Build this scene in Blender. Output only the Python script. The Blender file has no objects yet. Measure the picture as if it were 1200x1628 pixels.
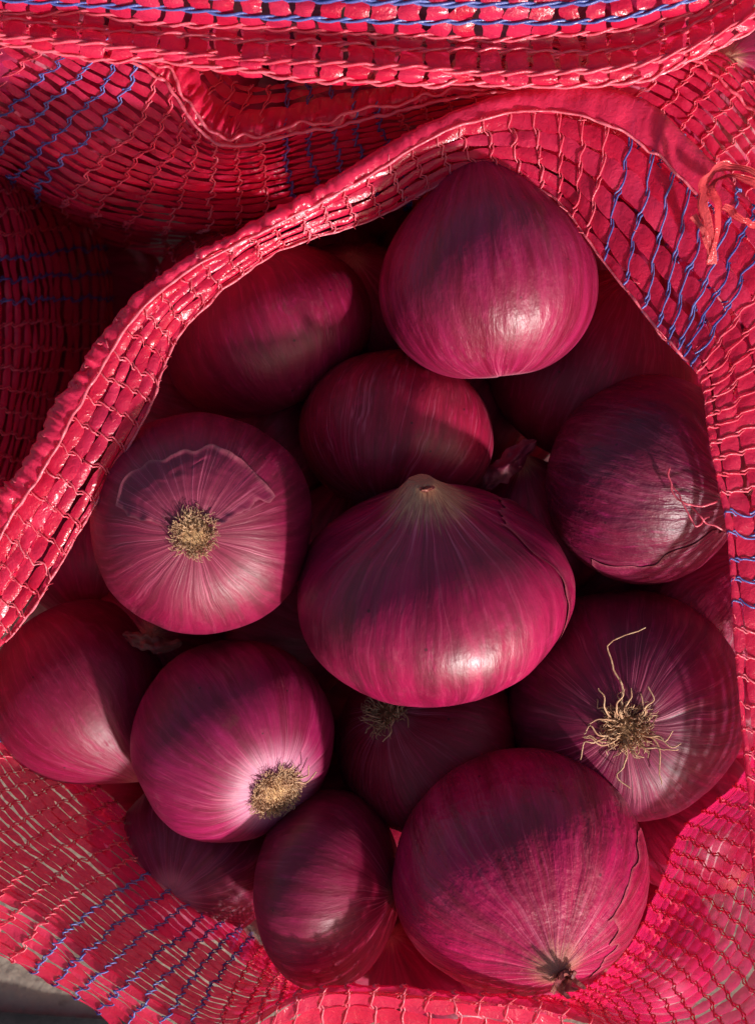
import bpy, math, random
import numpy as np
from mathutils import Matrix, Vector, Quaternion

# ------------------------------------------------------------------ camera, light, exposure
W = 0.22 / 1200            # metres per unit; one unit = one photo pixel at the reference plane
D0 = 2455.0                # camera distance from the reference plane (units)
TILT = math.radians(6)
GROUND = -900.0
OFF = Vector((0, 0, -GROUND * W))
RM = Matrix.Rotation(TILT, 3, 'X')
RN = np.array(RM)
scene = bpy.context.scene
COL = scene.collection

cam_d = bpy.data.cameras.new("camera")
cam = bpy.data.objects.new("camera", cam_d)
COL.objects.link(cam)
cam.location = RM @ Vector((0, 0, D0 * W)) + OFF
cam.rotation_euler = (TILT, 0, 0)
cam_d.sensor_fit = 'VERTICAL'
cam_d.sensor_height = 36
cam_d.lens = 36 * D0 / 1628.0
cam_d.clip_start = 0.01
cam_d.clip_end = 50
cam_d.dof.use_dof = True
cam_d.dof.focus_distance = (D0 - 80) * W
cam_d.dof.aperture_fstop = 16
scene.camera = cam

SUN_V = Vector((0.56, -0.82, 0.42)).normalized()     # towards the sun, view axes
SUN_W = (RM @ SUN_V).normalized()
sun_el = math.asin(SUN_W.z)
sun_az = math.atan2(SUN_W.x, SUN_W.y)
world = bpy.data.worlds.new("World"); scene.world = world
world.use_nodes = True
wn = world.node_tree.nodes; wl = world.node_tree.links
bg = wn['Background']
sky = wn.new('ShaderNodeTexSky'); sky.sky_type = 'NISHITA'; sky.sun_disc = False
sky.sun_elevation = sun_el; sky.sun_rotation = sun_az
wl.new(sky.outputs[0], bg.inputs[0]); bg.inputs[1].default_value = 0.108
sky.dust_density = 3.5; sky.ozone_density = 0.4; sky.air_density = 1.0
sd = bpy.data.lights.new("sun", 'SUN'); sd.energy = 4.8; sd.angle = math.radians(2.8)
sd.color = (1.0, 0.975, 0.955)
so = bpy.data.objects.new("sun", sd); COL.objects.link(so)
so.rotation_euler = SUN_W.to_track_quat('Z', 'Y').to_euler()
so.location = (0, 0, 2)
scene.view_settings.view_transform = 'Standard'
scene.view_settings.look = 'None'
scene.view_settings.exposure = 0.15
scene.view_settings.gamma = 1.0

# ------------------------------------------------------------------ coordinates
def V(px, py, z=0.0):
    """photo position and height above the reference plane -> view units"""
    s = (D0 - z) / D0
    return np.array([(px - 600) * s, (814 - py) * s, z])
def w_arr(a):
    """view units (n,3) -> world metres"""
    a = np.asarray(a, float)
    return a @ RN.T * W + np.array(OFF)
def w_vec(p): return Vector(w_arr(np.array([p]))[0])

# ------------------------------------------------------------------ noise
def _h(i, j, s):
    x = np.sin(i * 127.1 + j * 311.7 + s * 74.7) * 43758.5453
    return x - np.floor(x)
def n2(x, y, s=0.0):
    x = np.asarray(x, float); y = np.asarray(y, float)
    xi = np.floor(x); yi = np.floor(y); fx = x - xi; fy = y - yi
    fx = fx * fx * (3 - 2 * fx); fy = fy * fy * (3 - 2 * fy)
    a = _h(xi, yi, s); b = _h(xi + 1, yi, s); c = _h(xi, yi + 1, s); d = _h(xi + 1, yi + 1, s)
    return ((a * (1 - fx) + b * fx) * (1 - fy) + (c * (1 - fx) + d * fx) * fy) * 2 - 1

# ------------------------------------------------------------------ objects
def link_mesh(name, verts, faces, mat, parent=None, smooth=True):
    me = bpy.data.meshes.new(name)
    verts = np.asarray(verts, np.float32); faces = np.asarray(faces, np.int32)
    k = faces.shape[1]
    me.vertices.add(len(verts)); me.vertices.foreach_set('co', verts.ravel())
    me.loops.add(faces.size); me.loops.foreach_set('vertex_index', faces.ravel())
    me.polygons.add(len(faces))
    me.polygons.foreach_set('loop_start', np.arange(0, faces.size, k, dtype=np.int32))
    me.update(calc_edges=True)
    me.validate()
    me.polygons.foreach_set('use_smooth', np.full(len(me.polygons), smooth))
    me.materials.append(mat)
    o = bpy.data.objects.new(name, me); COL.objects.link(o)
    if parent is not None:
        o.parent = parent
        if parent.get('world_space'): o.matrix_parent_inverse = Matrix.Translation(-parent.location)
    return o
def thing(name, label, cat, loc, group=None):
    o = bpy.data.objects.new(name, None); COL.objects.link(o)
    o.location = loc; o.empty_display_size = 0.02
    o['label'] = label; o['category'] = cat
    if group: o['group'] = group
    return o
def grid_faces(nr, nc, closed=False):
    r = np.arange(nr - 1)[:, None]; m = nc if closed else nc - 1
    c = np.arange(m)[None, :]; c2 = (c + 1) % nc
    f = np.stack([r * nc + c, r * nc + c2, (r + 1) * nc + c2, (r + 1) * nc + c], -1)
    return f.reshape(-1, 4)
def tube(path, r, sides=5):
    """path (n,3), r scalar or (n,) -> verts, faces"""
    path = np.asarray(path, float); n = len(path)
    r = np.broadcast_to(np.asarray(r, float), (n,))
    t = np.gradient(path, axis=0); t /= np.linalg.norm(t, axis=1)[:, None] + 1e-9
    ref = np.array([0.31, 0.52, 0.79])
    a = np.cross(t, ref); a /= np.linalg.norm(a, axis=1)[:, None] + 1e-9
    b = np.cross(t, a)
    an = np.arange(sides) * 2 * math.pi / sides
    v = path[:, None] + r[:, None, None] * (np.cos(an)[None, :, None] * a[:, None] + np.sin(an)[None, :, None] * b[:, None])
    return v.reshape(-1, 3), grid_faces(n, sides, True)
def merge(parts):
    vs, fs, k = [], [], 0
    for v, f in parts:
        vs.append(v); fs.append(f + k); k += len(v)
    return np.concatenate(vs), np.concatenate(fs)

# ------------------------------------------------------------------ materials
class NT:
    def __init__(s, name):
        s.m = bpy.data.materials.new(name); s.m.use_nodes = True
        s.t = s.m.node_tree; s.t.nodes.clear()
        s.out = s.n('ShaderNodeOutputMaterial')
    def n(s, ty, **kw):
        x = s.t.nodes.new(ty)
        for k, v in kw.items(): setattr(x, k, v)
        return x
    def put(s, sock, v):
        if hasattr(v, 'links'): s.t.links.new(v, sock)
        else: sock.default_value = v
    def math(s, op, a, b=0.0, c=None, clamp=False):
        x = s.n('ShaderNodeMath', operation=op); x.use_clamp = clamp
        s.put(x.inputs[0], a); s.put(x.inputs[1], b)
        if c is not None: s.put(x.inputs[2], c)
        return x.outputs[0]
    def noise(s, vec, scale, detail=3, rough=0.55, w=0.0, dist=0.0):
        x = s.n('ShaderNodeTexNoise', noise_dimensions='4D')
        s.put(x.inputs['Vector'], vec); s.put(x.inputs['W'], w)
        x.inputs['Scale'].default_value = scale; x.inputs['Detail'].default_value = detail
        x.inputs['Roughness'].default_value = rough; x.inputs['Distortion'].default_value = dist
        return x.outputs['Fac']
    def ramp(s, v, lo, hi, a=0.0, b=1.0):
        x = s.n('ShaderNodeMapRange', interpolation_type='SMOOTHSTEP')
        s.put(x.inputs[0], v); x.inputs[1].default_value = lo; x.inputs[2].default_value = hi
        x.inputs[3].default_value = a; x.inputs[4].default_value = b
        return x.outputs[0]
    def mix(s, f, a, b):
        x = s.n('ShaderNodeMix', data_type='RGBA')
        s.put(x.inputs[0], f)
        for i, v in ((6, a), (7, b)):
            if isinstance(v, tuple): v = (*v, 1.0) if len(v) == 3 else v
            s.put(x.inputs[i], v)
        return x.outputs[2]
    def bump(s, h, dist, strength=1.0, nrm=None):
        x = s.n('ShaderNodeBump'); s.put(x.inputs['Height'], h)
        x.inputs['Distance'].default_value = dist; x.inputs['Strength'].default_value = strength
        if nrm is not None: s.put(x.inputs['Normal'], nrm)
        return x.outputs[0]

def mat_onion(R, seed, p):
    """R equatorial radius in metres; p: tone and blemish settings"""
    N = NT('red_onion_skin')
    tc = N.n('ShaderNodeTexCoord')
    sc = N.n('ShaderNodeVectorMath', operation='SCALE'); N.put(sc.inputs[0], tc.outputs['Object']); sc.inputs[3].default_value = 1 / R
    q = sc.outputs[0]
    sx = N.n('ShaderNodeSeparateXYZ'); N.put(sx.inputs[0], q)
    x, y, z = sx.outputs
    # wobble so that the meridians are not mathematically straight
    wob = N.n('ShaderNodeTexNoise', noise_dimensions='4D'); N.put(wob.inputs['Vector'], q); wob.inputs['Scale'].default_value = 1.6; wob.inputs['W'].default_value = seed
    wv = N.n('ShaderNodeVectorMath', operation='MULTIPLY_ADD'); N.put(wv.inputs[0], wob.outputs['Color']); wv.inputs[1].default_value = (.16, .16, 0); wv.inputs[2].default_value = (-.08, -.08, 0)
    r = N.math('SQRT', N.math('ADD', N.math('MULTIPLY', x, x), N.math('MULTIPLY', y, y)))
    fade = N.ramp(r, 0.1, 0.6)
    wv2 = N.n('ShaderNodeVectorMath', operation='SCALE'); N.put(wv2.inputs[0], wv.outputs[0]); N.put(wv2.inputs[3], fade)
    q2 = N.n('ShaderNodeVectorMath', operation='ADD'); N.put(q2.inputs[0], q); N.put(q2.inputs[1], wv2.outputs[0])
    s2 = N.n('ShaderNodeSeparateXYZ'); N.put(s2.inputs[0], q2.outputs[0])
    x2, y2 = s2.outputs[0], s2.outputs[1]
    r2 = N.math('MAXIMUM', N.math('SQRT', N.math('ADD', N.math('MULTIPLY', x2, x2), N.math('MULTIPLY', y2, y2))), 0.01)
    def mer(zk):
        c = N.n('ShaderNodeCombineXYZ')
        N.put(c.inputs[0], N.math('DIVIDE', x2, r2)); N.put(c.inputs[1], N.math('DIVIDE', y2, r2)); N.put(c.inputs[2], N.math('MULTIPLY', z, zk))
        return c.outputs[0]
    m1, m2 = mer(0.16), mer(0.35)
    st = N.noise(m1, 7.0, 4, 0.6, seed)            # broad meridian streaks
    fi = N.noise(m1, 26.0, 4, 0.65, seed + 3)      # fine fibres
    vf = N.noise(m2, 60.0, 2, 0.6, seed + 5)
    bl = N.noise(q, 1.7, 4, 0.6, seed + 7)         # large patches
    b2 = N.noise(q, 6.0, 5, 0.65, seed + 9)
    deep = p.get('deep', (0.125, 0.0035, 0.020)); mid = p.get('mid', (0.27, 0.006, 0.060)); hi = p.get('hi', (0.42, 0.014, 0.12))
    k_ = 1.24 * (1 + 0.13 * math.sin(seed * 2.3)); kb_ = 1 + 0.14 * math.cos(seed * 1.9)
    deep, mid, hi = [(a[0] * k_, a[1] * .6, a[2] * 1.06 * kb_ + .001) for a in (deep, mid, hi)]
    c = N.mix(N.ramp(st, 0.30, 0.70), deep, mid)
    c = N.mix(N.math('MULTIPLY', N.ramp(fi, 0.5, 0.75), 0.4), c, hi)
    c = N.mix(N.math('MULTIPLY', N.ramp(bl, 0.50, 0.68), p.get('brown', 0.6) * 0.75), c, (0.16, 0.007, 0.030))
    c = N.mix(N.math('MULTIPLY', N.ramp(b2, 0.58, 0.74), 0.3), c, hi)
    # pale pink veins, strongest near the root end and weaker towards the neck
    vein = N.math('MULTIPLY', N.ramp(N.noise(m1, 11.0, 3, 0.6, seed + 11), 0.56, 0.70), N.ramp(N.noise(m1, 34.0, 2, 0.5, seed + 12), 0.42, 0.62))
    ln = N.math('ABSOLUTE', N.math('SUBTRACT', N.noise(mer(0.05), 9.0, 2, 0.6, seed + 13), 0.5))
    ln = N.math('MULTIPLY', N.math('SUBTRACT', 1.0, N.ramp(ln, 0.003, 0.020)), N.ramp(N.noise(m2, 3.0, 3, 0.6, seed + 14), 0.40, 0.55))
    vein = N.math('MAXIMUM', vein, ln)
    rootm = N.math('MULTIPLY', N.math('SUBTRACT', 1.0, N.ramp(r, 0.16, p.get('vr', 0.85))), N.math('LESS_THAN', z, 0.0))
    neckm = N.math('MULTIPLY', N.math('SUBTRACT', 1.0, N.ramp(r, 0.14, p.get('nr', 0.62))), N.math('GREATER_THAN', z, 0.0))
    vm = N.math('MAXIMUM', N.math('MULTIPLY', rootm, p.get('vroot', 0.9)), N.math('MULTIPLY', neckm, p.get('vneck', 0.6)))
    vm = N.math('MAXIMUM', vm, p.get('vall', 0.12))
    c = N.mix(N.math('MULTIPLY', vein, vm, clamp=True), c, (0.60, 0.12, 0.22))
    # pale halo right round the root plate
    halo = N.math('MULTIPLY', N.math('SUBTRACT', 1.0, N.ramp(N.math('ADD', r, N.math('MULTIPLY', N.math('SUBTRACT', fi, 0.5), 0.35)), p.get('h0', 0.16), p.get('h1', 0.42))), N.math('LESS_THAN', z, 0.0))
    c = N.mix(N.math('MULTIPLY', halo, p.get('halo', 0.55), clamp=True), c, p.get('halo_col', (0.55, 0.20, 0.28)))
    # straw-coloured dried neck
    nk = N.math('MULTIPLY', N.math('SUBTRACT', 1.0, N.ramp(N.math('ADD', r, N.math('MULTIPLY', N.math('SUBTRACT', fi, 0.5), 0.5)), p.get('n0', 0.08), p.get('n1', 0.26))), N.math('GREATER_THAN', z, 0.2))
    tan = N.mix(N.ramp(vf, 0.4, 0.65), (0.56, 0.32, 0.18), (0.26, 0.09, 0.06))
    c = N.mix(N.math('MULTIPLY', nk, p.get('tan', 0.8), clamp=True), c, tan)
    if p.get('edge'):
        at = N.n('ShaderNodeAttribute'); at.attribute_name = 'edge'
        c = N.mix(N.math('MULTIPLY', at.outputs['Fac'], 0.35, clamp=True), c, (0.42, 0.14, 0.16))
    # dull dusty scuffs in the dry outer layer
    sc_ = N.math('MULTIPLY', N.ramp(N.noise(q, 3.0, 6, 0.7, seed + 31), 0.52, 0.66), N.ramp(N.noise(m2, 30.0, 4, 0.7, seed + 32), 0.46, 0.64))
    c = N.mix(N.math('MULTIPLY', sc_, p.get('scuff', 0.22)), c, (0.40, 0.07, 0.12))
    soil = N.math('MULTIPLY', N.ramp(N.noise(q, 3.4, 7, 0.72, seed + 41), 0.58, 0.68), 0.40)
    c = N.mix(soil, c, (0.14, 0.030, 0.030))
    # small dark specks
    vo = N.n('ShaderNodeTexVoronoi', voronoi_dimensions='3D'); N.put(vo.inputs['Vector'], q); vo.inputs['Scale'].default_value = 3.7
    spk = N.math('SUBTRACT', 1.0, N.ramp(vo.outputs['Distance'], 0.035, 0.06))
    c = N.mix(N.math('MULTIPLY', spk, 0.7), c, (0.03, 0.006, 0.01))
    B = N.n('ShaderNodeBsdfPrincipled')
    N.put(B.inputs['Base Color'], c)
    N.put(B.inputs['Roughness'], N.math('ADD', N.math('MULTIPLY', N.math('ADD', b2, sc_), 0.28), N.math('MULTIPLY_ADD', fi, 0.14, p.get('rough', 0.24) + 0.03)))
    B.inputs['Specular IOR Level'].default_value = p.get('spec', 0.42)
    B.inputs['Coat Weight'].default_value = p.get('coat', 0.0); B.inputs['Coat Roughness'].default_value = 0.22
    B.inputs['Subsurface Weight'].default_value = 0.0
    h = N.math('ADD', N.math('MULTIPLY', fi, 0.5), N.math('MULTIPLY', vf, 0.12))
    n = N.bump(h, R * 0.013, 0.5)
    n = N.bump(N.noise(m2, 6.0, 5, 0.6, seed + 20, 0.3), R * p.get('wr', 0.02) * 1.3, 0.45, n)
    n = N.bump(N.noise(q, 5.0, 4, 0.6, seed + 22), R * p.get('wr', 0.02) * 0.8, 0.4, n)
    n = N.bump(N.noise(m2, 5.0, 2, 0.5, seed + 21), R * 0.06, 0.3, n)
    N.put(B.inputs['Normal'], n)
    N.t.links.new(B.outputs[0], N.out.inputs[0])
    return N.m

def mat_simple(name, base, alt, scale, rough=0.7, bump=0.0003, spec=0.3, extra=None, trans=0.0):
    N = NT(name); tc = N.n('ShaderNodeTexCoord'); oi = N.n('ShaderNodeObjectInfo')
    q = tc.outputs['Object']
    a = N.noise(q, scale, 5, 0.6, oi.outputs['Random'])
    c = N.mix(N.ramp(a, 0.35, 0.65), base, alt)
    B = N.n('ShaderNodeBsdfPrincipled'); N.put(B.inputs['Base Color'], c)
    B.inputs['Roughness'].default_value = rough; B.inputs['Specular IOR Level'].default_value = spec
    N.put(B.inputs['Normal'], N.bump(N.noise(q, scale * 3, 4, 0.6), bump, 0.7))
    sh = B.outputs[0]
    if trans:
        T = N.n('ShaderNodeBsdfTranslucent'); N.put(T.inputs[0], c)
        M = N.n('ShaderNodeMixShader'); M.inputs[0].default_value = trans
        N.t.links.new(sh, M.inputs[1]); N.t.links.new(T.outputs[0], M.inputs[2]); sh = M.outputs[0]
    N.t.links.new(sh, N.out.inputs[0])
    return N.m

def mat_film(name, base, alt, tcol, trans=0.35, clear=0.12, rough=0.22, spec=0.6, tint=(1.0, 0.40, 0.52)):
    """thin polypropylene tape: glossy, lets light through"""
    N = NT(name); tc = N.n('ShaderNodeTexCoord'); oi = N.n('ShaderNodeObjectInfo')
    q = tc.outputs['Object']; rnd = oi.outputs['Random']
    a = N.noise(q, 55, 3, 0.6, rnd)
    f = N.math('ADD', N.math('MULTIPLY', a, 0.8), N.math('MULTIPLY', rnd, 0.35))
    c = N.mix(N.ramp(f, 0.3, 0.85), base, alt)
    B = N.n('ShaderNodeBsdfPrincipled'); N.put(B.inputs['Base Color'], c)
    N.put(B.inputs['Roughness'], N.math('MULTIPLY_ADD', a, 0.25, rough - 0.1))
    B.inputs['Specular IOR Level'].default_value = spec
    n = N.bump(N.noise(q, 420, 3, 0.6, rnd, 0.8), 0.0006, 0.7)
    N.put(B.inputs['Normal'], n)
    T = N.n('ShaderNodeBsdfTranslucent'); T.inputs[0].default_value = (*tcol, 1); N.put(T.inputs[1], n)
    M = N.n('ShaderNodeMixShader'); M.inputs[0].default_value = trans
    N.t.links.new(B.outputs[0], M.inputs[1]); N.t.links.new(T.outputs[0], M.inputs[2])
    C = N.n('ShaderNodeBsdfTransparent'); C.inputs[0].default_value = (*tint, 1)
    M2 = N.n('ShaderNodeMixShader'); M2.inputs[0].default_value = clear
    N.t.links.new(M.outputs[0], M2.inputs[1]); N.t.links.new(C.outputs[0], M2.inputs[2])
    N.t.links.new(M2.outputs[0], N.out.inputs[0])
    return N.m

TAPE = mat_film('red_tape', (0.70, 0.012, 0.062), (0.84, 0.035, 0.125), (0.95, 0.03, 0.16), trans=0.42)
WALL = mat_film('red_tape_clear', (0.72, 0.012, 0.06), (0.84, 0.04, 0.12), (0.95, 0.03, 0.18), trans=0.50, clear=0.26, tint=(1.0, 0.20, 0.28))
WALL2 = mat_film('red_tape_sunlit', (0.72, 0.012, 0.07), (0.84, 0.04, 0.14), (0.95, 0.03, 0.22), trans=0.55, clear=0.55, tint=(1.0, 0.34, 0.55))  # sunward wall's tape, made pinker and clearer to imitate sun glowing through
HEM = mat_film('red_hem', (0.70, 0.012, 0.06), (0.82, 0.035, 0.12), (0.92, 0.03, 0.13), clear=0.12)
THREAD = mat_film('red_thread', (0.86, 0.07, 0.14), (0.92, 0.20, 0.28), (0.92, 0.10, 0.16), trans=0.35, clear=0.0, rough=0.25)
BLUE = mat_film('blue_thread', (0.08, 0.10, 0.38), (0.20, 0.24, 0.62), (0.15, 0.2, 0.6), trans=0.25, clear=0.0, rough=0.25)
STRAP = mat_film('salmon_strap', (0.80, 0.06, 0.08), (0.88, 0.14, 0.15), (0.85, 0.06, 0.08), clear=0.03)
ROOT = mat_simple('root_fibre', (0.60, 0.38, 0.23), (0.38, 0.19, 0.11), 400, 0.75)
ROOTD = mat_simple('root_fibre_dark', (0.24, 0.12, 0.06), (0.13, 0.05, 0.03), 400, 0.8)
PLATE = mat_simple('root_plate', (0.30, 0.15, 0.07), (0.12, 0.05, 0.025), 700, 0.85, 0.0006)
PLATEL = mat_simple('root_plate_pale', (0.55, 0.33, 0.16), (0.28, 0.13, 0.06), 600, 0.85, 0.0006)
DRY = mat_simple('dry_skin', (0.20, 0.03, 0.05), (0.38, 0.13, 0.10), 160, 0.45, 0.0008, trans=0.3)
DRYP = mat_simple('dry_skin_pink', (0.30, 0.02, 0.07), (0.50, 0.12, 0.16), 120, 0.4, 0.0008, trans=0.35)
CLOTH = mat_simple('black_cloth', (0.010, 0.010, 0.013), (0.018, 0.016, 0.02), 300, 0.85, 0.0006)

# ------------------------------------------------------------------ ground
def build_ground():
    N = NT('dusty_ground'); tc = N.n('ShaderNodeTexCoord'); q = tc.outputs['Object']
    c = N.mix(N.ramp(N.noise(q, 14, 6, 0.65), 0.35, 0.65), (0.30, 0.235, 0.19), (0.42, 0.35, 0.29))
    c = N.mix(N.ramp(N.noise(q, 160, 4, 0.6), 0.55, 0.7), c, (0.22, 0.17, 0.14))
    B = N.n('ShaderNodeBsdfPrincipled'); N.put(B.inputs['Base Color'], c); B.inputs['Roughness'].default_value = 0.95
    B.inputs['Specular IOR Level'].default_value = 0.1
    N.put(B.inputs['Normal'], N.bump(N.noise(q, 220, 5, 0.7), 0.002, 0.8))
    N.t.links.new(B.outputs[0], N.out.inputs[0])
    x = np.concatenate([[-20, -5, -1], np.linspace(-.4, .4, 41), [1, 5, 20]])
    X, Y = np.meshgrid(x, x)
    Z = np.where((abs(X) < 0.5) & (abs(Y) < 0.5), 0.0015 * n2(X * 40, Y * 40, 3), 0)
    g = link_mesh('ground', np.stack([X.ravel(), Y.ravel(), Z.ravel()], 1), grid_faces(len(x), len(x)), N.m)
    g['kind'] = 'structure'
build_ground()

# ------------------------------------------------------------------ surfaces and netting
def cr(t):
    t2, t3 = t * t, t * t * t
    return [(-t3 + 2 * t2 - t) / 2, (3 * t3 - 5 * t2 + 2) / 2, (-3 * t3 + 4 * t2 + t) / 2, (t3 - t2) / 2]
def face_up(S, u, v):
    n = S.frame(np.array([u]), np.array([v]))[1][0]
    if n[2] < 0: S.sgn = -1.0
    return S
class Surf:
    def __init__(s, rows, closed=False, wr=7.0, fu=1.3, fv=1.3, seed=1.0, fine=2.0):
        s.g = np.array([[V(*p) for p in r] for r in rows]); s.closed = closed
        s.nr, s.nc = s.g.shape[:2]; s.wr = wr; s.fu = fu; s.fv = fv; s.seed = seed; s.fine = fine
        s.sgn = 1.0
        s.umax = s.nc if closed else s.nc - 1; s.vmax = s.nr - 1
    def raw(s, u, v):
        u = np.asarray(u, float); v = np.asarray(v, float); u, v = np.broadcast_arrays(u, v)
        if not s.closed: u = np.clip(u, 0, s.umax - 1e-6)
        vc = np.clip(v, 0, s.vmax - 1e-6)
        iu = np.floor(u).astype(int); iv = np.floor(vc).astype(int)
        wu = cr(u - iu); wv = cr(vc - iv); out = 0
        for a in range(4):
            ia = (iu - 1 + a) % s.nc if s.closed else np.clip(iu - 1 + a, 0, s.nc - 1)
            for b in range(4):
                ib = np.clip(iv - 1 + b, 0, s.nr - 1)
                out = out + s.g[ib, ia] * (wu[a] * wv[b])[..., None]
        return out
    def frame(s, u, v):
        e = 0.02
        p = s.raw(u, v); du = s.raw(np.asarray(u) + e, v) - s.raw(np.asarray(u) - e, v)
        vv = np.clip(v, e, s.vmax - e)
        dv = s.raw(u, vv + e) - s.raw(u, vv - e)
        du /= np.linalg.norm(du, axis=-1)[..., None] + 1e-9; 
        n = np.cross(du, dv); n /= np.linalg.norm(n, axis=-1)[..., None] + 1e-9
        return p, n * s.sgn, du
    def wrinkle(s, u, v):
        um = u % s.umax if s.closed else u
        return s.wr * (n2(um * s.fu, v * s.fv, s.seed) + 0.45 * n2(um * s.fu * 2.7, v * s.fv * 2.1, s.seed + 5)) + s.fine * n2(um * 9, v * 7, s.seed + 9)
    def at(s, u, v):
        p, n, t = s.frame(u, v)
        return p + n * s.wrinkle(u, v)[..., None], n, t

def net(parent, S, us, vs, frac=0.72, blue=lambda u: False, tr=1.6, u_rng=None, v_rng=None, jit=0.10, slack=0.12, seed=0, sub=4, tape_mat=None, ragged=0.0, mask=None, mat2=None):
    """us: thread positions, vs: tape centre lines (surface coordinates).  Each tape and each thread is a part."""
    rs = np.random.RandomState(seed)
    us = np.asarray(us, float); vs = np.asarray(vs, float)
    us = us + (rs.rand(len(us)) - .5) * jit * np.gradient(us)
    u0, u1 = u_rng if u_rng else (us[0], us[-1])
    # samples along a tape
    gaps = np.diff(np.concatenate([[u0], us, [u1]])); pts = [u0]; 
    allu = np.unique(np.concatenate([[u0], us, [u1]]))
    su = np.concatenate([np.linspace(a, b, sub, endpoint=False) for a, b in zip(allu[:-1], allu[1:]) if b - a > 1e-5] + [[allu[-1]]])
    dist = np.min(np.abs(su[:, None] - us[None, :]), axis=1); pu = np.median(np.diff(us))
    pinch = np.exp(-(dist / (0.16 * pu)) ** 2)
    pv = np.gradient(vs) if len(vs) > 1 else np.array([0.2])
    for j, v in enumerate(vs):
        mat = tape_mat(v) if tape_mat else TAPE
        lane = v + pv[j] * slack * (n2(su * 2.1, v * 9.0, seed + 3) + 0.5 * n2(su * 7, v * 17, seed + 4))
        fw = frac * (1 + 0.22 * n2(su * 1.3, v * 31.0, seed + 6)) * (1 - 0.30 * pinch)
        hw = pv[j] * 0.5 * fw
        s0, s1 = 0, len(su)
        if ragged:
            s0 = rs.randint(0, int(ragged * sub) + 1); s1 = len(su) - rs.randint(0, int(ragged * sub) + 1)
        rowsP = []
        wav = (j % 2 * 2 - 1)
        for k in (-1, -0.35, 0.35, 1):
            p, n, t = S.at(su[s0:s1], lane[s0:s1] + hw[s0:s1] * k)
            bul = (2.4 * (1 - pinch[s0:s1]) * (1 - k * k) - 0.8) + 2.2 * k * n2(su[s0:s1] * 6.0, v * 13 + 2, seed + 8)
            rowsP.append(p + n * bul[..., None])
        P = w_arr(np.concatenate(rowsP))
        F = grid_faces(4, s1 - s0)
        if mask is not None:
            cu = su[s0:s1]; keep = mask((cu[:-1] + cu[1:]) / 2, v)
            F = F.reshape(3, -1, 4)[:, keep].reshape(-1, 4)
            if len(F) == 0: continue
        tp = link_mesh('tape', P, F, mat, parent)
        if mat2 and mat is WALL:
            tp.data.materials.append(mat2[2]); cu = (su[s0:s1][:-1] + su[s0:s1][1:]) / 2
            tp.data.polygons.foreach_set('material_index', np.tile(((cu > mat2[0]) & (cu < mat2[1])).astype(np.int32), 3))
    # threads
    va, vb = v_rng if v_rng else (vs[0] - pv[0] * .5, vs[-1] + pv[-1] * .5)
    edges = np.concatenate([[va], (vs[1:] + vs[:-1]) / 2, [vb]])
    ph = []; vv = []
    for j in range(len(vs)):
        for q in range(6):
            f = q / 6; vv.append(edges[j] * (1 - f) + edges[j + 1] * f); ph.append(j + f)
    vv.append(edges[-1]); ph.append(len(vs)); vv = np.array(vv); ph = np.array(ph)
    for i, u in enumerate(us):
        if u < u0 - 1e-6 or u > u1 + 1e-6: continue
        if mask is not None:
            kp = np.array([bool(mask(np.array([u]), x)[0]) for x in vv])
            if kp.sum() < 8: continue
            vi, pi = vv[kp], ph[kp]
        else: vi, pi = vv, ph
        wob = pu * 0.13 * n2(vi * 5.0, u * 7.0, seed + 12) + pu * 0.05 * ((np.floor(pi) % 2) * 2 - 1)
        isb = blue(u)
        parts = []
        for sg in (1, -1):
            uu = u + wob
            p, n, t = S.at(uu, vi)
            a = sg * np.sin(pi * math.pi)         # over one tape, under the next
            b = sg * np.cos(pi * math.pi)
            c = p + n * (a * 3.2)[:, None] + t * (b * 2.6)[:, None]
            an = np.arange(4) * math.pi / 2
            rr = tr * (1 + 0.25 * n2(vi * 20, u + sg, seed + 14))
            ring = c[:, None] + rr[:, None, None] * (np.cos(an)[None, :, None] * n[:, None] + np.sin(an)[None, :, None] * t[:, None])
            parts.append((ring.reshape(-1, 3), grid_faces(len(vi), 4, True)))
        v_, f_ = merge(parts)
        o = link_mesh('blue_thread' if isb else 'thread', w_arr(v_), f_, BLUE if isb else THREAD, parent)

def sack(label, px, py, group='red mesh onion sacks', name='mesh_sack'):
    p = V(px, py, 0); loc = w_vec(p); loc.z = 0
    s = thing(name, label, 'sack', loc, group); s['world_space'] = 1
    return s
def hem(parent, S, u0, u1, v0, v1, n, seed, amp=5.0, name='hem', rough_edge=1.0):
    u = np.linspace(u0, u1, n); rows = []; env = (0.35 + 0.9 * (n2(u * 2.3, .4, seed + 9) * .5 + .5)) * np.clip((7.5 - u) / 2, .10, 1)
    for k in np.linspace(0, 1, 7):
        v = v0 + (v1 - v0) * k
        if k == 0: v = v - 0.06 * rough_edge * (1 + n2(u * 14, 0.3, seed))
        p, nn, t = S.at(u, np.broadcast_to(v, u.shape))
        d = env * amp * 1.5 * (1 - abs(2 * k - 1) * .5) * (n2(u * 11, k * 2.0, seed + 1) + 0.9 * n2(u * 23 + k * 1.5, k * 2, seed + 2)) + 5
        rows.append(p + nn * d[:, None])
    return link_mesh(name, w_arr(np.concatenate(rows)), grid_faces(7, n), HEM, parent)
def cord(parent, S, u0, u1, v, n, r, seed, name='stitching', mat=None, lift=8, wob=0.03):
    u = np.linspace(u0, u1, n)
    vv = v + wob * n2(u * 6, 1.5, seed)
    p, nn, t = S.at(u, vv)
    p = p + nn * (lift + 2 * n2(u * 12, .7, seed + 1))[:, None]
    a, f = tube(p, r * (1 + .3 * n2(u * 15, .2, seed + 2)))
    return link_mesh(name, w_arr(a), f, mat or THREAD, parent)
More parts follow.
